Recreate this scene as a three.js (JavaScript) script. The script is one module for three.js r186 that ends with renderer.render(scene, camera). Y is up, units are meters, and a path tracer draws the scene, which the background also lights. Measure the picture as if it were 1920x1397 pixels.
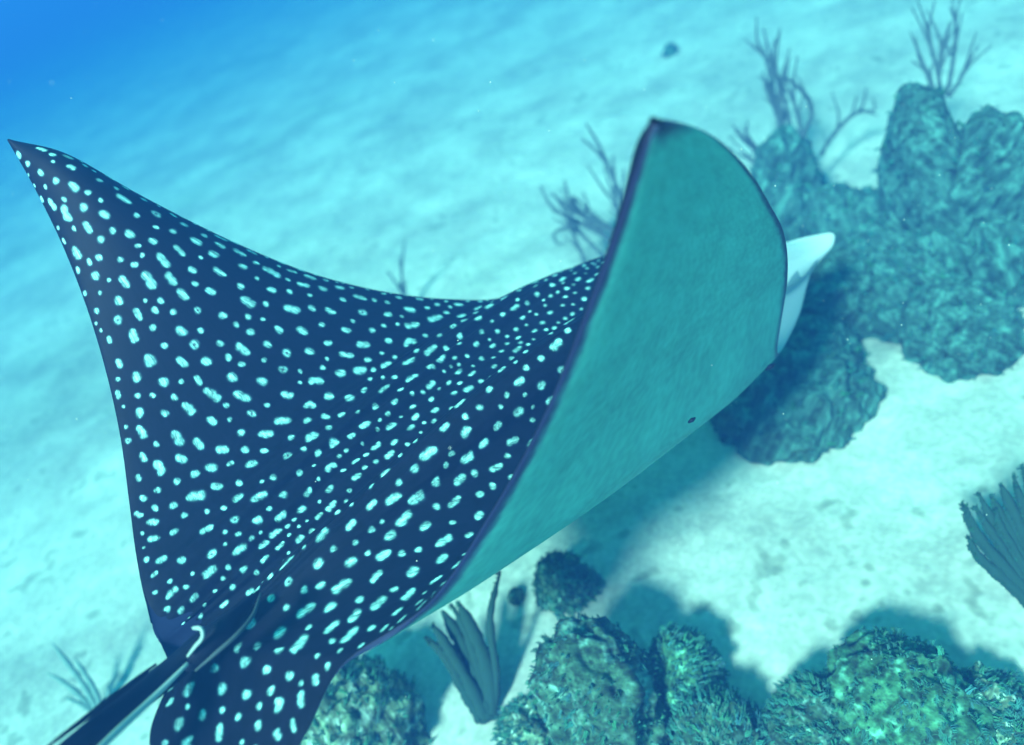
import * as THREE from 'three';
import { mergeGeometries, mergeVertices } from 'three/addons/utils/BufferGeometryUtils.js';
import { ImprovedNoise } from 'three/addons/math/ImprovedNoise.js';

// The sun comes down through several metres of water, which have already taken part of its red.
// ---------------------------------------------------------------- camera, water light, sun, exposure
const scene = new THREE.Scene();
const CAM = new THREE.Vector3(0, 1.7, 0), PITCH = -35, ROLL = 25, FOV = 50, W = 1920, H = 1397;
const camera = new THREE.PerspectiveCamera(FOV, 1024 / 745, 0.05, 400);
const rad = THREE.MathUtils.degToRad;
camera.position.copy(CAM);
camera.rotation.set(rad(PITCH), 0, rad(-ROLL), 'YXZ');
camera.focus = 1.35; camera.userData.fStop = 1.45;
scene.add(camera);
camera.updateMatrixWorld(true);

const TO_SUN = new THREE.Vector3(-0.98, 1.5, 1.08).normalize();
const sun = new THREE.DirectionalLight(new THREE.Color(0.84, 1.0, 0.9), 5);
sun.position.copy(TO_SUN).multiplyScalar(30); sun.target.position.set(0, 0, -2);
sun.castShadow = true; sun.shadow.radius = 15; sun.shadow.mapSize.set(2048, 2048);
Object.assign(sun.shadow.camera, { left: -9, right: 9, top: 9, bottom: -9, near: 1, far: 80 });
scene.add(sun, sun.target);

function lightFromTheWater() {                       // light that reaches the place from the water all round and the surface above
  const w = 128, h = 64, d = new Float32Array(w * h * 4);
  for (let j = 0; j < h; j++) {
    const up = Math.sin(((j + 0.5) / h - 0.5) * Math.PI), k = THREE.MathUtils.smoothstep(up, -0.15, 0.95);
    for (let i = 0; i < w; i++) d.set([0.004 + 0.03 * k, 0.014 + 0.36 * k, 0.02 + 0.12 * k, 1], (j * w + i) * 4);
  }
  const t = new THREE.DataTexture(d, w, h, THREE.RGBAFormat, THREE.FloatType);
  t.mapping = THREE.EquirectangularReflectionMapping; t.magFilter = t.minFilter = THREE.LinearFilter; t.needsUpdate = true;
  return t;
}
scene.background = scene.environment = lightFromTheWater();
const HAZE = new THREE.Color(0.05, 0.23, 0.95);
scene.fog = new THREE.FogExp2(HAZE, 0.138);

const renderer = new THREE.WebGLRenderer({ antialias: true });
renderer.setSize(1024, 745);
renderer.toneMapping = THREE.LinearToneMapping;
renderer.toneMappingExposure = 4.3;
renderer.shadowMap.enabled = true;

// ---------------------------------------------------------------- helpers
const noise = new ImprovedNoise(), N = (x, y, z) => noise.noise(x + 31.7, y + 17.3, z + 5.9);
const fbm = (x, y, z, o = 4) => { let s = 0, a = 0.5; for (let i = 0; i < o; i++) { s += a * N(x, y, z); x *= 2.03; y *= 2.03; z *= 2.03; a *= 0.5; } return s; };
function random(seed) { let s = seed >>> 0; return () => { s = (s + 0x6d2b79f5) >>> 0; let t = Math.imul(s ^ (s >>> 15), 1 | s); t = (t + Math.imul(t ^ (t >>> 7), 61 | t)) ^ t; return ((t ^ (t >>> 14)) >>> 0) / 4294967296; }; }
const { clamp, smoothstep, lerp } = THREE.MathUtils;
const RIGHT = new THREE.Vector3(), UP = new THREE.Vector3(), BACK = new THREE.Vector3();
camera.matrixWorld.extractBasis(RIGHT, UP, BACK);
const TAN = Math.tan(rad(FOV / 2));
const sight = (x, y) => new THREE.Vector3().addScaledVector(BACK, -1).addScaledVector(RIGHT, ((x - W / 2) / (H / 2)) * TAN).addScaledVector(UP, ((H / 2 - y) / (H / 2)) * TAN);
const at = (x, y, depth) => sight(x, y).multiplyScalar(depth).add(CAM);
const depthOf = (p) => -p.clone().sub(CAM).dot(BACK);
const metre = (px, depth) => (px / (H / 2)) * TAN * depth;
function sandHeight(x, z) {
  const r = Math.hypot(x, z);
  let h = 0.10 * fbm(x * 0.35, 0.3, z * 0.35, 3) * smoothstep(r, 0.5, 4);
  const warp = 0.8 * N(x * 0.5, 4.2, z * 0.5);
  const ripple = Math.sin((z * 1.0 + x * 0.25) * 15 + warp * 7);
  h += 0.0035 * ripple * (0.35 + 0.65 * smoothstep(N(x * 0.6, 9.1, z * 0.6), -0.2, 0.4));
  h += 0.022 * fbm(x * 2.6, 7.7, z * 2.6, 4) + 0.008 * fbm(x * 13, 2.7, z * 13, 2);
  return h;
}
function groundAt(x, y) { const d = sight(x, y); let p = d.clone().multiplyScalar(-CAM.y / d.y).add(CAM); for (let i = 0; i < 4; i++) p = d.clone().multiplyScalar((sandHeight(p.x, p.z) - CAM.y) / d.y).add(CAM); return p; }
const taken = {};
function numbered(name) { const n = taken[name] = (taken[name] ?? -1) + 1; return n ? `${name}_${String(n).padStart(3, '0')}` : name; }
function mesh(name, geometry, material, parent) { const m = new THREE.Mesh(geometry, material); m.name = parent === scene ? numbered(name) : name; m.castShadow = m.receiveShadow = true; parent.add(m); return m; }
function tag(o, label, category, group, kind) { Object.assign(o.userData, { label, category }); if (group) o.userData.group = group; if (kind) o.userData.kind = kind; return o; }
function thing(name, label, category, position, group) { const g = new THREE.Group(); g.name = numbered(name); g.position.copy(position); scene.add(g); return tag(g, label, category, group); }

// ---------------------------------------------------------------- seabed and water
function canvasTexture(w, h, paint, repeat = true) {
  const c = document.createElement('canvas'); c.width = w; c.height = h; paint(c.getContext('2d'), w, h);
  const t = new THREE.CanvasTexture(c); t.colorSpace = THREE.SRGBColorSpace; t.magFilter = THREE.LinearFilter; t.anisotropy = 8;
  if (repeat) t.wrapS = t.wrapT = THREE.RepeatWrapping;
  return t;
}
function tileNoise(size, cells, rnd) {               // smooth value noise that repeats without a seam
  const v = Array.from({ length: cells * cells }, rnd), o = new Float32Array(size * size), s = (t) => t * t * (3 - 2 * t);
  for (let y = 0; y < size; y++) for (let x = 0; x < size; x++) {
    const fx = (x / size) * cells, fy = (y / size) * cells, ix = Math.floor(fx), iy = Math.floor(fy), a = s(fx - ix), b = s(fy - iy), jx = (ix + 1) % cells, jy = (iy + 1) % cells;
    o[y * size + x] = lerp(lerp(v[iy * cells + ix], v[iy * cells + jx], a), lerp(v[jy * cells + ix], v[jy * cells + jx], a), b);
  }
  return o;
}
const sandMap = (() => {                             // 4 m of sand: grains, darker detritus flecks, pale shell grit
  const n = 1024, r = random(7), layers = [16, 48, 128, 400].map((c) => tileNoise(n, c, r)), d = new Uint8Array(n * n * 4);
  for (let i = 0; i < n * n; i++) {
    const patch = layers[0][i] * 0.45 + layers[1][i] * 0.35 + layers[2][i] * 0.2, fleck = smoothstep(layers[2][i] * 0.55 + layers[1][i] * 0.45, 0.66, 0.85);
    let v = 0.86 + 0.34 * (patch - 0.5) + 0.12 * (layers[3][i] - 0.5) - 0.2 * fleck;
    v = clamp(v, 0, 1);
    d.set([255 * v, 255 * v * (0.985 + 0.02 * fleck), 255 * v * 0.955, 255], i * 4);
  }
  const t = new THREE.DataTexture(d, n, n); t.colorSpace = THREE.SRGBColorSpace; t.magFilter = THREE.LinearFilter; t.wrapS = t.wrapT = THREE.RepeatWrapping; t.needsUpdate = true;
  return t;
})();
{
  const rings = 420, spokes = 560, p = [], c = [], uv = [], index = [];
  const cx = 0.3, cz = -1.6;
  for (let i = 0; i <= rings; i++) {
    const r = i === 0 ? 0.001 : 0.06 * Math.pow(2000, i / rings) + i * 0.0052;
    for (let j = 0; j <= spokes; j++) {
      const a = (j / spokes) * Math.PI * 2, x = cx + r * Math.cos(a), z = cz + r * Math.sin(a);
      p.push(x, sandHeight(x, z), z); uv.push(x / 4, z / 4);
      const streak = fbm(x * 0.25 + 0.2 * z, 3.3, z * 1.1, 3), turf = smoothstep(fbm(x * 0.9, 6.1, z * 0.9, 4), 0.12, 0.42);
      const v = clamp(0.9 + 0.10 * streak - 0.12 * turf + 0.10 * fbm(x * 5, 1.8, z * 5, 3), 0.4, 1);
      c.push(v * (1 - 0.04 * turf), v, v * (1 - 0.05 * turf));
    }
  }
  for (let i = 0; i < rings; i++) for (let j = 0; j < spokes; j++) { const a = i * (spokes + 1) + j, b = a + spokes + 1; index.push(a, a + 1, b, b, a + 1, b + 1); }
  const g = new THREE.BufferGeometry();
  g.setAttribute('position', new THREE.Float32BufferAttribute(p, 3)); g.setAttribute('uv', new THREE.Float32BufferAttribute(uv, 2)); g.setAttribute('color', new THREE.Float32BufferAttribute(c, 3));
  g.setIndex(index); g.computeVertexNormals();
  const sand = mesh('seabed', g, new THREE.MeshStandardMaterial({ name: 'coral_sand', color: new THREE.Color(0.84, 0.825, 0.775), map: sandMap, vertexColors: true, roughness: 1 }), scene);
  tag(sand, 'pale rippled coral sand seabed that fades away into blue water', 'seabed', null, 'structure');
}
{                                                    // the sea itself: it takes the red out of the light with every metre
  const g = new THREE.BoxGeometry(260, 3.8, 260); g.translate(0, 1.3, 0);
  const water = mesh('water', g, new THREE.MeshPhysicalMaterial({ name: 'sea_water', transmission: 1, thickness: 5, ior: 1.0, roughness: 0, specularIntensity: 0, transparent: true, opacity: 0, attenuationColor: new THREE.Color(0.8, 0.985, 0.97), attenuationDistance: 2 }), scene);
  water.castShadow = false;
  tag(water, 'clear blue sea water that fills the whole place', 'water', null, 'structure');
}

// ---------------------------------------------------------------- spotted eagle ray
// Stations from the left wing tip over the body to the right wing tip: leading edge and trailing edge (sight x, y, distance).
const LE = [[13, 262, 1.42], [118, 287, 1.45], [262, 367, 1.5], [430, 451, 1.56], [580, 512, 1.62], [718, 547, 1.68], [838, 561, 1.74], [950, 557, 1.81], [1060, 508, 1.88], [1165, 474, 1.94], [1420, 466, 2.02], [1530, 441, 2.06], [1562, 438, 2.07], [1563, 457, 2.05], [1524, 506, 2.0], [1498, 592, 1.9],
  [1458, 662, 1.72], [1476, 520, 1.49], [1470, 440, 1.32], [1444, 385, 1.19], [1402, 318, 1.06], [1345, 262, 0.95], [1290, 234, 0.875], [1236, 226, 0.79]];
const TE = [[13, 262, 1.42], [58, 340, 1.42], [115, 455, 1.42], [163, 578, 1.41], [200, 702, 1.39], [226, 822, 1.36], [242, 940, 1.33], [255, 1040, 1.29], [272, 1125, 1.25], [298, 1200, 1.21], [345, 1215, 1.22], [375, 1220, 1.21], [405, 1224, 1.2], [460, 1228, 1.19], [560, 1234, 1.16], [655, 1230, 1.125],
  [800, 1135, 1.1], [925, 955, 1.06], [1018, 785, 1.0], [1092, 605, 0.93], [1148, 452, 0.87], [1186, 335, 0.82], [1210, 266, 0.79], [1226, 232, 0.785]];
const FIN = TE.map((p) => [...p]);                  // behind the body the skin runs on into the pelvic fins
[[318, 1258, 1.175], [280, 1385, 1.1], [330, 1535, 1.03], [480, 1520, 1.03], [574, 1375, 1.075], [638, 1252, 1.115]].forEach((p, i) => { FIN[10 + i] = p; });
const LAST = LE.length - 1, AXIS = 12;
const curve = (pts) => new THREE.CatmullRomCurve3(pts.map((p) => at(...p)), false, 'centripetal');
const le = curve(LE), te = curve(TE), fin = curve(FIN);
function share(u) { const k = clamp(u / LAST, 0, 1); if (k * LAST < 8.5 || k * LAST > 16) return 1; const a = le.getPoint(k).distanceTo(te.getPoint(k)), b = te.getPoint(k).distanceTo(fin.getPoint(k)); return a / (a + b); }
function ruled(u, t) {
  const k = clamp(u / LAST, 0, 1), c = share(u), a = le.getPoint(k);
  return t <= c ? a.lerp(te.getPoint(k), t / c) : te.getPoint(k).lerp(fin.getPoint(k), (t - c) / (1 - c));
}
function dorsalNormal(u, t) {
  const e = 0.35, du = ruled(Math.min(u + e, LAST), t).sub(ruled(Math.max(u - e, 0), t)), tt = clamp(t, 0.06, 0.94), dt = ruled(u, tt + 0.06).sub(ruled(u, tt - 0.06));
  return dt.cross(du).normalize();
}
const bell = (x, w) => Math.exp(-(x * x) / (w * w));
const edge = (t) => Math.sqrt(Math.max(0, 1 - Math.pow(Math.abs(2 * t - 1), 2.6)));    // 0 at both edges, round
function offsets(u, t) {
  const c = share(u), q = Math.min(1, t / c), flat = 1 - smoothstep(t, c * 0.86, c * 0.86 + 0.16 * (c < 0.999 ? 1 : 99));
  const body = bell(u - AXIS + 0.7, 2.4), wing = smoothstep(u, 0, 2) * (1 - smoothstep(u, LAST - 2, LAST));
  const along = smoothstep(t, lerp(-0.05, 0.0, bell(u - AXIS, 3)), 0.24) * (1 - 0.72 * smoothstep(q, 0.5, 1.0)) * flat;
  const camber = 0.045 * wing * Math.sin(Math.PI * Math.pow(t, 0.8)) * (1 - bell(u - AXIS, 4)) * (u < AXIS ? 1 : 0.35);
  const valley = -0.055 * bell(u - 9.3, 1.0) * smoothstep(t, 0.1, 0.35) * (1 - 0.4 * smoothstep(t, 0.7, 1));
  const folds = (0.0035 * Math.sin(u * 9 + 3 * N(u, t * 5, 0)) + 0.002 * Math.sin(u * 21 + 2)) * bell(u - 9.3, 2.2) * edge(t);
  const thick = edge(t) * (0.008 + 0.010 * wing);
  return [camber + valley + folds + thick + 0.165 * body * along * edge(t), camber + valley * 0.3 - thick - 0.125 * bell(u - AXIS - 0.6, 2.3) * along * edge(t)];
}
const onDorsal = (u, t) => ruled(u, t).addScaledVector(dorsalNormal(u, t), offsets(u, t)[0]);
const onVentral = (u, t) => ruled(u, t).addScaledVector(dorsalNormal(u, t), offsets(u, t)[1]);
function sheet(f, nu, nt, flip) {                    // f(a, b) with a and b from 0 to 1
  const p = [], uv = [], index = [];
  for (let j = 0; j <= nt; j++) for (let i = 0; i <= nu; i++) { const q = f(i / nu, j / nt); p.push(q.x, q.y, q.z); uv.push(i / nu, 1 - j / nt); }
  for (let j = 0; j < nt; j++) for (let i = 0; i < nu; i++) { const a = j * (nu + 1) + i, b = a + nu + 1; flip ? index.push(a, a + 1, b, b, a + 1, b + 1) : index.push(a, b, a + 1, b, b + 1, a + 1); }
  const g = new THREE.BufferGeometry();
  g.setAttribute('position', new THREE.Float32BufferAttribute(p, 3)); g.setAttribute('uv', new THREE.Float32BufferAttribute(uv, 2)); g.setIndex(index); g.computeVertexNormals();
  return g;
}
const ease = (b) => 0.5 - 0.5 * Math.cos(Math.PI * b);                               // closer rows at the edges
const SPOT = [[1.55, 'rgba(22,32,44,0.3)'], [1.3, 'rgba(42,70,80,0.5)'], [1.08, 'rgba(78,118,122,0.75)'], [0.92, 'rgba(98,148,150,0.9)'], [0.72, 'rgb(116,172,172)'], [0.46, 'rgb(142,194,192)']];
// Spots laid over a surface f(a, b) by their real size and distance, each turned along the skin.
function paintSpots(ctx, w, h, f, seed, o) {
  const r = random(seed), placed = [], cell = 0.06, grid = new Map(), key = (p, i, j, k) => `${Math.floor(p.x / cell) + i},${Math.floor(p.y / cell) + j},${Math.floor(p.z / cell) + k}`;
  const free = (p, d) => { for (let i = -1; i <= 1; i++) for (let j = -1; j <= 1; j++) for (let k = -1; k <= 1; k++) for (const q of grid.get(key(p, i, j, k)) ?? []) if (q.p.distanceTo(p) < (q.d + d) / 2) return false; return true; };
  let most = 0; const area = (a, b) => { const e = 0.004, q = f(a, b); return [q, f(Math.min(a + e, 1), b).sub(f(Math.max(a - e, 0), b)).multiplyScalar(1 / (Math.min(a + e, 1) - Math.max(a - e, 0))), f(a, Math.min(b + e, 1)).sub(f(a, Math.max(b - e, 0))).multiplyScalar(1 / (Math.min(b + e, 1) - Math.max(b - e, 0)))]; };
  const tries = (n, gap, kind) => {
    for (let i = 0; i < n; i++) {
      const a = r(), b = r(), [p, da, db] = area(a, b), s = o.scale?.(a, b) ?? 1; if (s <= 0) continue;
      const d = gap * s * (0.9 + 0.25 * r());
      const nrm = da.clone().cross(db).length(); most = Math.max(most, nrm); if (r() > nrm / 2.2) continue;
      if (o.keep && !o.keep(a, b, r)) continue;
      if (!free(p, d)) continue;
      const k = key(p, 0, 0, 0); if (!grid.has(k)) grid.set(k, []); const q = { p, d, a, b, da, db, s, kind }; grid.get(k).push(q); placed.push(q);
    }
  };
  tries(o.tries ?? 16000, 0.0345, 'large'); tries(o.tries ?? 16000, 0.0198, 'small');
  for (const q of placed) {
    const e1 = q.da.clone().normalize(), e2 = q.db.clone().addScaledVector(e1, -q.db.dot(e1)); const lb = e2.length(); e2.normalize();
    const la = q.da.length(), sh = q.db.dot(e1);
    // metres (x along e1, y along e2) to texture: b = y / lb, a = (x - b * sh) / la
    const X = (x, y) => [(q.a + (x - (y / lb) * sh) / la) * w, (q.b + y / lb) * h];
    const way = o.way(q, q.da.clone().normalize(), q.db.clone().normalize()), turn = Math.atan2(way.dot(e2), way.dot(e1)) + (r() - 0.5) * (q.kind === 'large' ? 0.45 : 2);
    const len = (q.kind === 'large' ? lerp(0.15, 1.85, r() ** 1.5) : lerp(0, 0.7, r() ** 2)), rad0 = (q.kind === 'large' ? lerp(0.0047, 0.0071, r()) : lerp(0.0034, 0.0054, r())) * q.s;
    if (q.kind === 'large' && len < 0.7 && r() < 0.12) { q.ring = rad0 * 0.42; q.at = X; }
    const bend = r() < 0.22 ? (r() - 0.5) * 2.4 : (r() - 0.5) * 0.5, steps = 7;
    for (const [grow, tone] of SPOT) {                                           // the white thins out into the dark skin at the rim
      ctx.fillStyle = tone;
      for (let k = 0; k < steps; k++) {
        const v = (k / (steps - 1) - 0.5) * 2, ang = turn + bend * v * 0.6, cx = Math.cos(ang) * v * len * rad0, cy = Math.sin(ang) * v * len * rad0, rr = rad0 * grow * (1 - 0.2 * Math.cos(v * 5 + q.a * 99) * Math.min(len, 1));
        ctx.beginPath();
        for (let m = 0; m < 16; m++) { const t = (m / 16) * Math.PI * 2, wob = 1 + 0.08 * Math.sin(t * 2 + q.a * 300) + 0.06 * Math.sin(t * 3 + q.b * 500), [px, py] = X(cx + rr * wob * Math.cos(t), cy + rr * wob * Math.sin(t)); m ? ctx.lineTo(px, py) : ctx.moveTo(px, py); }
        ctx.fill();
      }
    }
  }
  for (const q of placed) if (q.ring) { const rr = q.ring, [x, y] = q.at(0, 0); ctx.fillStyle = 'rgba(60,74,84,0.75)'; ctx.beginPath(); for (let m = 0; m < 14; m++) { const t = (m / 14) * Math.PI * 2, [px, py] = q.at(rr * Math.cos(t), rr * Math.sin(t)); m ? ctx.lineTo(px, py) : ctx.moveTo(px, py); } ctx.fill(); }
  return placed.length;
}
function mottle(ctx, w, h, seed, amount, cells = 90) {
  const d = ctx.getImageData(0, 0, w, h), r = random(seed), n = tileNoise(1024, cells, r), m = tileNoise(1024, 340, r);
  for (let y = 0; y < h; y++) for (let x = 0; x < w; x++) { const i = (y * w + x) * 4, k = (y % 1024) * 1024 + (x % 1024), v = 1 + amount * (n[k] - 0.5) + amount * 0.8 * (m[k] - 0.5); for (let c = 0; c < 3; c++) d.data[i + c] = clamp(d.data[i + c] * v, 0, 255); }
  ctx.putImageData(d, 0, 0);
}

const skinD = (a, b) => onDorsal(a * LAST, b);
const dorsalMap = canvasTexture(2048, 2048, (ctx, w, h) => {
  ctx.fillStyle = 'rgb(11,10,22)'; ctx.fillRect(0, 0, w, h);
  const n = paintSpots(ctx, w, h, skinD, 11, {
    tries: 26000,
    scale: (a, b) => { const u = a * LAST; if (b < 0.012 || b > 0.985 || (u > 11 && u < 16.9 && b < 0.32) || (u > 9.2 && u < 12 && b < 0.13) || u < 0.35 || (u > LAST - 4 && b > 0.8) || u > LAST - 1) return 0; const rim = smoothstep(Math.min(b, 1 - b), 0.0, 0.1); return lerp(0.62, 1, rim) * lerp(0.85, 1.0, smoothstep(u, 0.5, 5)) * (1 + 0.04 * bell(u - 12, 2.5)) * (1 - 0.3 * bell(u - 9.3, 1.0)); },
    way: (q, across, back) => across.lerp(back.negate(), smoothstep(q.a * LAST, 4, 9)),
  });
  console.log('spots', n);
  // white bill and the pale rim of the head
  mottle(ctx, w, h, 5, 0.6);
  ctx.fillStyle = 'rgb(236,236,232)';
  ctx.fillRect((9.4 / LAST) * w, 0, (2 / LAST) * w, h * 0.12);
  ctx.fillRect((11.3 / LAST) * w, 0, (2.4 / LAST) * w, h * 0.3);
  ctx.fillStyle = 'rgb(150,172,178)';
  ctx.beginPath(); ctx.moveTo((13.4 / LAST) * w, 0); for (let k = 0; k <= 20; k++) ctx.lineTo(((13.3 + 0.5 * N(k * 0.7, 2, 3)) / LAST) * w, h * 0.3 * (k / 20)); ctx.lineTo((16.7 / LAST) * w, h * 0.3); ctx.lineTo((16.7 / LAST) * w, 0); ctx.fill();
}, false);
const ventralMap = canvasTexture(1024, 1024, (ctx, w, h) => {
  const d = ctx.createImageData(w, h);
  for (let y = 0; y < h; y++) for (let x = 0; x < w; x++) {
    const u = (x / w) * LAST, t = y / h, rag = 0.012 * fbm(u * 1.8, t * 12, 1.5, 3) + 0.01 * fbm(u * 9, t * 60, 4.5, 3), span = u > AXIS ? (u - AXIS) / (LAST - AXIS) : (AXIS - u) / AXIS;
    const rim = smoothstep(Math.min(t * 0.9, 1 - t) + rag, 0.004, 0.026 + 0.05 * span * span), tip = smoothstep(span + 2.2 * rag, 0.86, 0.99), head = bell(u - AXIS - 0.8, 3.0) * (1 - smoothstep(t, 0.25, 0.45));
    let dusk = Math.max(span < 0.3 ? (1 - rim) * smoothstep(span, 0.12, 0.3) : 1 - rim, tip * 0.9) * (1 - head), m = 1 + 0.16 * fbm(u * 3, t * 12, 8.5, 3) + 0.08 * N(u * 11, t * 60, 2.2);
    const white = [76 * m, 164 * m, 152 * m], dark = [34, 36, 66];
    if (u > 8.2 && u < 12 && t > 0.66 + 0.05 * rag) dusk = 1;
    for (let c = 0; c < 3; c++) d.data[(y * w + x) * 4 + c] = clamp(lerp(white[c], dark[c], dusk), 0, 255);
    d.data[(y * w + x) * 4 + 3] = 255;
  }
  ctx.putImageData(d, 0, 0);
}, false);
const skin = (map, name) => new THREE.MeshPhysicalMaterial({ name, map, roughness: 0.62, specularIntensity: 0.22, side: THREE.DoubleSide });
const darkSkin = new THREE.MeshPhysicalMaterial({ name: 'dark_skin', color: new THREE.Color(0.0042, 0.0042, 0.012), roughness: 0.6, specularIntensity: 0.35, side: THREE.DoubleSide });

function tube(points, radii, around = 10, steps = 40, squash = 1, uneven = 0) {   // points: Vector3, radii along the way
  const c = new THREE.CatmullRomCurve3(points, false, 'centripetal'), fr = c.computeFrenetFrames(steps, false), p = [], uv = [], index = [];
  for (let i = 0; i <= steps; i++) {
    const f = i / steps, q = c.getPointAt(f), k = f * (radii.length - 1), r = lerp(radii[Math.floor(k)], radii[Math.min(Math.ceil(k), radii.length - 1)], k % 1) * (1 + uneven * N(q.x * 40, q.y * 40, q.z * 40));
    for (let j = 0; j <= around; j++) { const a = (j / around) * Math.PI * 2, v = q.clone().addScaledVector(fr.normals[i], Math.cos(a) * r).addScaledVector(fr.binormals[i], Math.sin(a) * r * squash); p.push(v.x, v.y, v.z); uv.push(j / around, f); }
  }
  for (let i = 0; i < steps; i++) for (let j = 0; j < around; j++) { const a = i * (around + 1) + j, b = a + around + 1; index.push(a, b, a + 1, b, b + 1, a + 1); }
  for (const [i, s] of [[0, 1], [steps, -1]]) { const q = c.getPointAt(i / steps), o = p.length / 3; p.push(q.x, q.y, q.z); uv.push(0.5, 0.5); for (let j = 0; j < around; j++) { const a = i * (around + 1) + j; s > 0 ? index.push(o, a, a + 1) : index.push(o, a + 1, a); } }
  const g = new THREE.BufferGeometry();
  g.setAttribute('position', new THREE.Float32BufferAttribute(p, 3)); g.setAttribute('uv', new THREE.Float32BufferAttribute(uv, 2)); g.setIndex(index); g.computeVertexNormals();
  return g;
}
{
  const base = at(900, 850, 1.5), ray = thing('spotted_eagle_ray', 'large spotted eagle ray with raised wings gliding over the sand', 'ray', base);
  const local = (g) => g.translate(-base.x, -base.y, -base.z);
  const tail = tube([at(470, 1135, 1.19), at(400, 1188, 1.16), at(322, 1258, 1.12), at(230, 1330, 1.05), at(150, 1395, 0.98), at(20, 1500, 0.9), at(-200, 1660, 0.8)], [0.010, 0.018, 0.019, 0.0175, 0.016, 0.0135, 0.010], 14, 60);
  const dorsalFin = tube([at(486, 1108, 1.165), at(455, 1145, 1.13), at(420, 1185, 1.095), at(380, 1225, 1.08), at(352, 1258, 1.09)], [0.003, 0.012, 0.019, 0.016, 0.004], 12, 30, 0.5);
  const pieces = [
    sheet((a, b) => skinD(a, ease(b)), 420, 200, true), sheet((a, b) => onVentral(a * LAST, ease(b)), 420, 200, false),
    tail, dorsalFin,
  ].map(local);
  for (const g of [pieces[0], pieces[1]]) { const uv = g.attributes.uv; for (let i = 0; i < uv.count; i++) uv.setY(i, 1 - ease(1 - uv.getY(i))); }
  const merged = mergeGeometries(pieces, true), ms = [skin(dorsalMap, 'spotted_skin'), skin(ventralMap, 'pale_skin'), darkSkin, darkSkin];
  mesh('body', merged, ms, ray);
  const pale = new THREE.MeshPhysicalMaterial({ name: 'pale_spine', color: new THREE.Color(0.3, 0.4, 0.39), roughness: 0.6, specularIntensity: 0.3 });
  const spine = mesh('tail_spine', local(tube([at(352, 1244, 1.072), at(290, 1306, 1.03), at(215, 1376, 0.97), at(150, 1440, 0.92)], [0.0028, 0.005, 0.0054, 0.0046], 10, 24, 0.6)), pale, ray);
  spine.userData.label = 'pale stinging spine lying along the dark tail';
  mesh('spine_mark', local(tube([at(362, 1178, 1.066), at(378, 1180, 1.06), at(380, 1194, 1.058), at(366, 1212, 1.058), at(352, 1230, 1.062)], [0.003, 0.0056, 0.0052, 0.0048, 0.003], 8, 20, 0.5)), pale, ray);
  for (const [dx, dy, r] of [[-22, -2, 0.0042], [-40, 10, 0.0034], [-8, -16, 0.0036], [-58, 24, 0.0026]]) mesh('spine_splinter', local(tube([at(300 + dx, 1262 + dy, 1.07), at(210 + dx, 1328 + dy, 1.0), at(110 + dx, 1404 + dy, 0.93)], [0.002, r, 0.0012], 7, 20)), darkSkin, ray);
  mesh('fin_edge', local(tube([at(489, 1112, 1.155), at(474, 1154, 1.12), at(444, 1190, 1.09), at(408, 1222, 1.075), at(366, 1258, 1.075)], [0.0016, 0.0034, 0.0036, 0.0032, 0.0015], 8, 24, 0.6)), new THREE.MeshPhysicalMaterial({ name: 'dull_fin_edge', color: new THREE.Color(0.06, 0.08, 0.09), roughness: 0.7, specularIntensity: 0.2 }), ray);
  for (const [x, y, d, s] of [[1444, 688, 1.66, 1], [1297, 788, 1.42, 0.7]]) mesh('gill_slit', local(tube([at(x - 9 * s, y + 6 * s, d), at(x, y, d - 0.004), at(x + 9 * s, y - 6 * s, d)], [0.002, 0.006 * s, 0.002], 8, 10)), darkSkin, ray);
}

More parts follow.
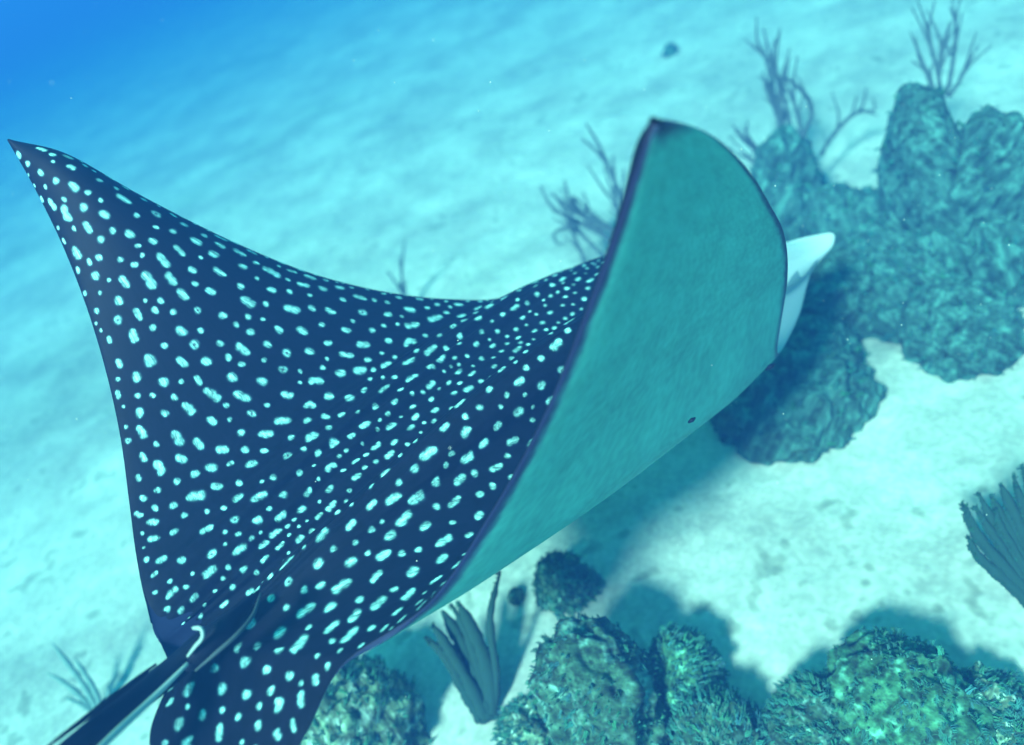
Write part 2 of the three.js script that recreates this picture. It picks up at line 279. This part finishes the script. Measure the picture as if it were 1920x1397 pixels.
// ---------------------------------------------------------------- corals and rocks on the sand
function lump(seed, detail, rough, knobs, size = new THREE.Vector3(1, 1, 1), calm = false) {   // an uneven stony lump with these half axes
  const g = mergeVertices(new THREE.IcosahedronGeometry(1, detail).deleteAttribute('uv').deleteAttribute('normal')), p = g.attributes.position, v = new THREE.Vector3(), c = [], mean = Math.cbrt(size.x * size.y * size.z);
  for (let i = 0; i < p.count; i++) {
    v.fromBufferAttribute(p, i);
    const q = v.clone().multiply(size).multiplyScalar(1.5 / mean).addScalar(seed * 7.31), big = fbm(q.x * 0.8, q.y * 0.8, q.z * 0.8, 2), mid = fbm(q.x * 2.0, q.y * 2.0, q.z * 2.0, 3), fine = fbm(q.x * 8, q.y * 8, q.z * 8, 3);
    const k = 1 + rough * (0.9 * big + 0.6 * mid) + knobs * 0.6 * N(q.x * 3.3, q.y * 3.3, q.z * 3.3) + 0.06 * rough * fine;
    const least = Math.min(size.x, size.y, size.z), dd = (k - 1) * least;
    p.setXYZ(i, v.x * (size.x + dd), v.y * (size.y + dd), v.z * (size.z + dd));
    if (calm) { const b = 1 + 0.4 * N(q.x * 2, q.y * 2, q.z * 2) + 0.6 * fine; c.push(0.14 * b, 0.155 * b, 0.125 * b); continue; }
    const pale = smoothstep(0.6 * N(q.x * 3, q.y * 3, q.z * 3) + fine * 0.9 + 0.15 * N(q.x * 26, q.y * 26, q.z * 26), 0.1, 0.42), dark = smoothstep(-fine * 1.1 + 0.5 * N(q.x * 4 + 9, q.y * 4, q.z * 4), 0.1, 0.5), t = 0.85 + 0.5 * fine;
    c.push(t * lerp(lerp(0.16, 0.46, pale), 0.06, dark), t * lerp(lerp(0.18, 0.46, pale), 0.07, dark), t * lerp(lerp(0.11, 0.38, pale), 0.045, dark));
  }
  const uv = []; for (let i = 0; i < p.count; i++) uv.push(2.2 * (p.getX(i) + 0.5 * p.getY(i)), 2.2 * (p.getZ(i) + 0.6 * p.getY(i)));
  g.setAttribute('uv', new THREE.Float32BufferAttribute(uv, 2));
  g.setAttribute('color', new THREE.Float32BufferAttribute(c, 3)); g.computeVertexNormals();
  return g;
}
const crust = (() => {                               // pits and nodules of encrusting coral: [tone, height]
  const n = 512, r = random(29), l = [10, 26, 60, 140].map((c) => tileNoise(n, c, r)), make = (f, srgb) => { const d = new Uint8Array(n * n * 4); for (let i = 0; i < n * n; i++) { const v = 255 * clamp(f(i), 0, 1); d.set([v, v, v, 255], i * 4); } const t = new THREE.DataTexture(d, n, n); if (srgb) t.colorSpace = THREE.SRGBColorSpace; t.magFilter = THREE.LinearFilter; t.wrapS = t.wrapT = THREE.RepeatWrapping; t.needsUpdate = true; return t; };
  return [make((i) => 0.62 + 0.4 * (l[1][i] - 0.5) + 0.3 * (l[2][i] - 0.5) + 0.16 * (l[3][i] - 0.5), true), make((i) => 0.3 * l[0][i] + 0.3 * l[1][i] + 0.28 * l[2][i] + 0.12 * l[3][i], false)];
})();
const stone = (r, g, b) => new THREE.MeshStandardMaterial({ name: 'encrusted_coral', color: new THREE.Color(r * 2.1, g * 2.1, b * 2.1), map: crust[0], bumpMap: crust[1], bumpScale: 0.008, vertexColors: true, roughness: 1 });
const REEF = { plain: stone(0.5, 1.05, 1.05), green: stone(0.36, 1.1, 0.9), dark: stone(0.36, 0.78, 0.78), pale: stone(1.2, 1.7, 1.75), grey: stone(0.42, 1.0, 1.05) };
const tuft = (() => {                                // a tuft of turf algae and soft polyps: a few bent blades
  const r = random(77), list = [];
  for (let k = 0; k < 5; k++) { const g = new THREE.CylinderGeometry(0.03, 0.1, 1, 5, 3), p = g.attributes.position, bx = (r() - 0.5) * 1.3, bz = (r() - 0.5) * 1.3; g.translate(0, 0.5, 0); for (let i = 0; i < p.count; i++) { const y = p.getY(i); p.setX(i, p.getX(i) + bx * y * y + (r() - 0.5) * 0.02); p.setZ(i, p.getZ(i) + bz * y * y); } g.translate((r() - 0.5) * 0.5, 0, (r() - 0.5) * 0.5); list.push(g); }
  const g = mergeGeometries(list); g.computeVertexNormals(); return g;
})();
const turf = new THREE.MeshStandardMaterial({ name: 'turf_algae', color: new THREE.Color(0.06, 0.18, 0.135), roughness: 1 });
function turfOn(geometry, parent, n, size, seed, light = 1, bare = -0.3) {
  const im = new THREE.InstancedMesh(tuft, turf, n), r = random(seed), p = geometry.attributes.position, nn = geometry.attributes.normal, o = new THREE.Object3D(), up = new THREE.Vector3(0, 1, 0), d = new THREE.Vector3(), col = new THREE.Color();
  for (let i = 0, tries = 0; i < n && tries < n * 30; tries++) {
    const k = Math.floor(r() * p.count); d.fromBufferAttribute(nn, k); if (d.y < -0.3) continue;
    o.position.fromBufferAttribute(p, k); const patch = N(o.position.x * 9, o.position.y * 9, o.position.z * 9 + seed); if (patch < bare + 0.3 * (r() - 0.5)) continue;
    d.add(new THREE.Vector3(r() - 0.5, r() * 0.6, r() - 0.5)).normalize(); o.quaternion.setFromUnitVectors(up, d); const s = size * (0.4 + 1.1 * r() * r()); o.scale.set(s * (0.8 + 0.6 * r()), s, s * (0.8 + 0.6 * r())); o.updateMatrix(); im.setMatrixAt(i, o.matrix); im.setColorAt(i, col.setRGB(0.5 + 0.25 * r(), 0.7 + 0.35 * r(), 0.65 + 0.5 * r()).multiplyScalar(light * (0.75 + 0.5 * r()))); i++;
  }
  im.name = 'turf_algae'; im.castShadow = im.receiveShadow = true; im.userData.kind = 'stuff'; parent.add(im);
}
function mound(name, label, category, x, y, w, h, tone, seed, o = {}) {
  // x, y where its foot shows; w, h how wide and tall it looks there
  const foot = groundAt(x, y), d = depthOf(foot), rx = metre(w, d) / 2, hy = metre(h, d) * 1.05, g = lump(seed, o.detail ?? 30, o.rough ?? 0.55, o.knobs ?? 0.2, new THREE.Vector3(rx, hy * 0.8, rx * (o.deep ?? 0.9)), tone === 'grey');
  const away = new THREE.Vector3(-BACK.x, 0, -BACK.z).normalize(), p = foot.clone().addScaledVector(away, rx * 0.5); p.y = sandHeight(p.x, p.z) + hy * (o.lift ?? 0.12);
  const m = o.detail ? mesh(name, g, REEF[tone], scene) : thing(name, label, category, p, o.group);
  if (o.detail) { m.position.copy(p); tag(m, label, category, o.group); } else { mesh('rock', g, REEF[tone], m); turfOn(g, m, tone === 'grey' ? 260 : 900, 0.012 + 0.022 * Math.min(rx, 0.5), seed * 13, tone === 'grey' ? 0.95 : 1.2); }
  m.rotation.set(o.tilt ?? 0, seed * 1.3, 0);
  return m;
}
const REEFS = 'coral heads of the reef on the right';
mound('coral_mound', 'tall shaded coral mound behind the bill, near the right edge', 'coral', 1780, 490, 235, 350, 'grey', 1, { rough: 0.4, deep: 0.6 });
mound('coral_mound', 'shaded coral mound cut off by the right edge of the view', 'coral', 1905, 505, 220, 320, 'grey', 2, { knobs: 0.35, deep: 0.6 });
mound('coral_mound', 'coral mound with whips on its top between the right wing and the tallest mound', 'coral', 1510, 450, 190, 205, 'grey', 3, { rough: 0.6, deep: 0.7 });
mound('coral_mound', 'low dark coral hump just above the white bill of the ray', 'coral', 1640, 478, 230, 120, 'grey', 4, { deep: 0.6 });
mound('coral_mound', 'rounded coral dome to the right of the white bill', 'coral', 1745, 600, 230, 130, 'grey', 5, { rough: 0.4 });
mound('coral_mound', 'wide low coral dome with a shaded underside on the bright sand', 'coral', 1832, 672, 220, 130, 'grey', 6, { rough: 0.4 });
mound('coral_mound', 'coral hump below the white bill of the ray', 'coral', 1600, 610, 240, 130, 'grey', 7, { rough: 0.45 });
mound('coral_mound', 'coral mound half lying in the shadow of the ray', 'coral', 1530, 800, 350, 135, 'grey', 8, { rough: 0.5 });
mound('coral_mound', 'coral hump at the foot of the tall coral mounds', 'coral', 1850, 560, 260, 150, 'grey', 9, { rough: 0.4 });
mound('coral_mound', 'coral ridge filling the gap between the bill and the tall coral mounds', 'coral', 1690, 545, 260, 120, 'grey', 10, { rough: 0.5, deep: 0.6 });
mound('coral_boulder', 'large dark encrusted boulder under the right wing edge at the bottom', 'coral', 1180, 1420, 250, 300, 'dark', 11, { rough: 0.5 });
mound('coral_boulder', 'small pale boulder at the top of the large dark boulder', 'coral', 1075, 1130, 110, 90, 'plain', 12, {});
mound('coral_boulder', 'smooth pale green boulder leaning against the large dark boulder', 'coral', 1310, 1320, 150, 150, 'green', 13, { rough: 0.3 });
mound('coral_boulder', 'low dark rock at the bottom edge right of the large dark boulder', 'coral', 1370, 1440, 170, 150, 'dark', 14, {});
mound('coral_boulder', 'dark flat rock in the middle of the bottom right corner group', 'coral', 1560, 1430, 190, 150, 'dark', 15, {});
mound('coral_boulder', 'broad green algae covered boulder at the bottom right', 'coral', 1740, 1420, 270, 230, 'green', 16, { rough: 0.5 });
mound('coral_boulder', 'pale knobbly rock at the right edge near the bottom corner', 'coral', 1880, 1390, 180, 110, 'pale', 17, { knobs: 0.3 });
mound('coral_boulder', 'dark rounded knob in the bottom right corner', 'coral', 1925, 1400, 90, 90, 'dark', 18, {});
mound('coral_boulder', 'pale rubble mound under the rear edge of the ray', 'coral', 690, 1450, 270, 225, 'pale', 19, { rough: 0.45 });
mound('coral_boulder', 'pale sandy hump beside the thick dark sea rods', 'coral', 1025, 1425, 150, 100, 'pale', 20, { rough: 0.4 });
mound('small_rock', 'small dark rock alone on the sand above the sea rods', 'rock', 972, 1128, 34, 26, 'dark', 22, { detail: 8 });

mound('small_rock', 'tiny blurred rock alone on the far sand above the raised wing', 'rock', 1262, 102, 30, 22, 'dark', 24, { detail: 8 });

// sea rods and sea whips
const rodSkin = new THREE.MeshStandardMaterial({ name: 'sea_rod', color: new THREE.Color(0.018, 0.055, 0.045), roughness: 1 }), paleRod = new THREE.MeshStandardMaterial({ name: 'pale_sea_whip', color: new THREE.Color(0.2, 0.3, 0.27), roughness: 1 }), farRod = new THREE.MeshStandardMaterial({ name: 'sea_whip', color: new THREE.Color(0.08, 0.10, 0.10), roughness: 1 });
function rods(name, label, category, foot, list, depth, material) {
  const base = at(foot[0], foot[1], depth), t = thing(name, label, category, base), r = random(foot[0]);
  for (const [width, ...way] of list) {
    const near = material === rodSkin;
    const bend = (r() - 0.5) * 0.1, pts = way.map(([x, y], i) => at(x, y, depth + bend * (i / way.length))).map((p) => p.sub(base)), w = metre(width, depth) / 2;
    const b = mesh('branch', tube(pts, [w * 1.05, w, w * 0.97, w * 0.93, w * 0.86, w * 0.76, w * 0.16], 9, 44, 1, 0.35), material, t);
    if (near) turfOn(b.geometry, t, 300, 0.0105, foot[0] + width, 0.5, -9);
    if (material === farRod) {
      const c = new THREE.CatmullRomCurve3(pts);
      for (let k = 0; k < 5; k++) { const f = 0.25 + 0.65 * r(), q = c.getPoint(f), d = c.getTangent(f), side = new THREE.Vector3(r() - 0.5, 0.2 + r() * 0.5, r() - 0.5).normalize(), l = metre(28 + 46 * r(), depth); mesh('twig', tube([q, q.clone().addScaledVector(d, l * 0.35).addScaledVector(side, l * 0.2), q.clone().addScaledVector(d, l * 0.7).addScaledVector(side, l * 0.75)], [w * 0.6, w * 0.5, w * 0.3], 7, 14, 1, 0.3), material, t); }
    }
  }
  return t;
}
const dOf = (x, y) => depthOf(groundAt(x, y));
rods('sea_rod', 'cluster of thick dark sea rods under the rear edge of the ray', 'soft coral', [915, 1345], [
  [22, [905, 1350], [868, 1290], [838, 1235], [800, 1195]], [20, [918, 1345], [900, 1260], [872, 1180], [846, 1132]], [26, [912, 1350], [890, 1300], [850, 1230], [812, 1172]], [34, [916, 1345], [905, 1300], [868, 1210], [830, 1146]], [32, [922, 1345], [918, 1270], [890, 1190], [858, 1128]], [16, [926, 1340], [931, 1266], [919, 1160], [938, 1072]], [24, [918, 1340], [912, 1280], [896, 1220], [885, 1170]]], dOf(915, 1345), rodSkin);
rods('sea_rod', 'sea rod colony with finger like branches at the right edge', 'soft coral', [1945, 1130], [
  [17, [1935, 1128], [1868, 1050], [1825, 985], [1812, 948]], [18, [1942, 1124], [1890, 1045], [1850, 985], [1828, 950]], [18, [1950, 1122], [1905, 1035], [1875, 985], [1868, 955]], [18, [1955, 1120], [1922, 1030], [1895, 975], [1890, 935]], [19, [1962, 1120], [1945, 1020], [1918, 950], [1900, 890]],
  [22, [1940, 1125], [1880, 1060], [1830, 1000], [1804, 942]], [24, [1945, 1125], [1900, 1040], [1862, 980], [1836, 926]], [24, [1948, 1120], [1915, 1040], [1882, 980], [1858, 928]], [25, [1952, 1120], [1930, 1030], [1900, 960], [1877, 908]], [25, [1958, 1120], [1945, 1030], [1925, 960], [1905, 910]], [22, [1930, 1130], [1870, 1075], [1832, 1040], [1815, 1005]], [25, [1965, 1120], [1960, 1020], [1938, 930], [1917, 874]], [25, [1975, 1120], [1975, 1010], [1960, 920]]], dOf(1945, 1130), rodSkin);
rods('sea_whip', 'sparse branching sea whip showing left of the raised right wing', 'soft coral', [1215, 500], [
  [11, [1215, 500], [1177, 404], [1146, 326], [1122, 267]], [9, [1215, 500], [1169, 402], [1138, 365]], [14, [1215, 500], [1157, 438], [1079, 397], [1031, 361]], [11, [1200, 500], [1130, 440], [1080, 415], [1035, 395]], [8, [1105, 520], [1092, 479], [1078, 448], [1067, 420]], [8, [1160, 510], [1118, 467], [1071, 428], [1039, 438], [1044, 462]]], dOf(1215, 500), farRod);
rods('sea_whip', 'tall looping sea whip on the coral mound right of the raised wing', 'soft coral', [1480, 300], [
  [9, [1475, 300], [1470, 253], [1462, 193], [1457, 142], [1436, 107], [1395, 73]], [9, [1505, 300], [1509, 249], [1522, 215], [1517, 189], [1492, 159], [1457, 142]], [8, [1500, 290], [1500, 232], [1492, 206], [1487, 172]], [12, [1470, 300], [1466, 249], [1453, 202], [1432, 159]], [10, [1480, 300], [1480, 240], [1474, 200], [1466, 165]], [9, [1490, 300], [1480, 230], [1450, 180], [1440, 130]], [8, [1465, 340], [1449, 301], [1420, 278], [1393, 258]], [8, [1465, 360], [1453, 335], [1425, 312], [1401, 292]], [8, [1465, 345], [1450, 318], [1428, 296], [1408, 276]]], dOf(1510, 445) + 0.12, farRod);
rods('sea_whip', 'single curved sea whip arching toward the tallest coral head', 'soft coral', [1540, 285], [[8, [1540, 290], [1556, 262], [1590, 223], [1620, 208], [1648, 218]]], dOf(1510, 445) + 0.1, farRod);
rods('sea_whip', 'thin faint sea whip on top of the tallest coral head', 'soft coral', [1765, 180], [
  [8, [1765, 180], [1758, 133], [1745, 86], [1738, 40]], [8, [1775, 180], [1784, 133], [1792, 73], [1790, 20]], [9, [1755, 180], [1737, 133], [1719, 103]], [8, [1780, 180], [1800, 150], [1812, 120]], [8, [1760, 180], [1762, 120], [1768, 70]]], dOf(1775, 485) + 0.15, farRod);
rods('sea_whip', 'faint pale sea whip frond standing left of the ray tail', 'soft coral', [190, 1345], [
  [12, [190, 1345], [160, 1290], [128, 1245], [98, 1206]], [11, [195, 1345], [180, 1300], [158, 1262], [140, 1235]], [11, [185, 1345], [145, 1300], [112, 1275], [88, 1262]], [10, [200, 1345], [205, 1310], [200, 1285]], [10, [186, 1345], [150, 1320], [122, 1308]]], dOf(190, 1345), paleRod);
rods('sea_whip', 'tiny sea whip tip behind the leading edge of the left wing', 'soft coral', [768, 590], [[9, [768, 590], [760, 560], [753, 532]]], dOf(768, 590), farRod);

// drifting matter
{
  const n = 1400, im = new THREE.InstancedMesh(new THREE.IcosahedronGeometry(1, 1), new THREE.MeshStandardMaterial({ name: 'drifting_matter', color: new THREE.Color(0.6, 0.6, 0.55), roughness: 1 }), n), r = random(91), o = new THREE.Object3D();
  for (let i = 0; i < n; i++) { const d = 0.7 + 3.3 * Math.cbrt(r()); o.position.copy(at(-200 + r() * 2300, -200 + r() * 1800, d)); if (o.position.y < 0.1) o.position.y = 0.1 + r(); const s = 0.0005 + 0.0007 * r(); o.scale.set(s, s * (0.6 + 0.8 * r()), s); o.updateMatrix(); im.setMatrixAt(i, o.matrix); }
  im.name = 'particles'; scene.add(im);
  tag(im, 'fine pale particles drifting through the water everywhere', 'particles', null, 'stuff');
}

renderer.render(scene, camera);
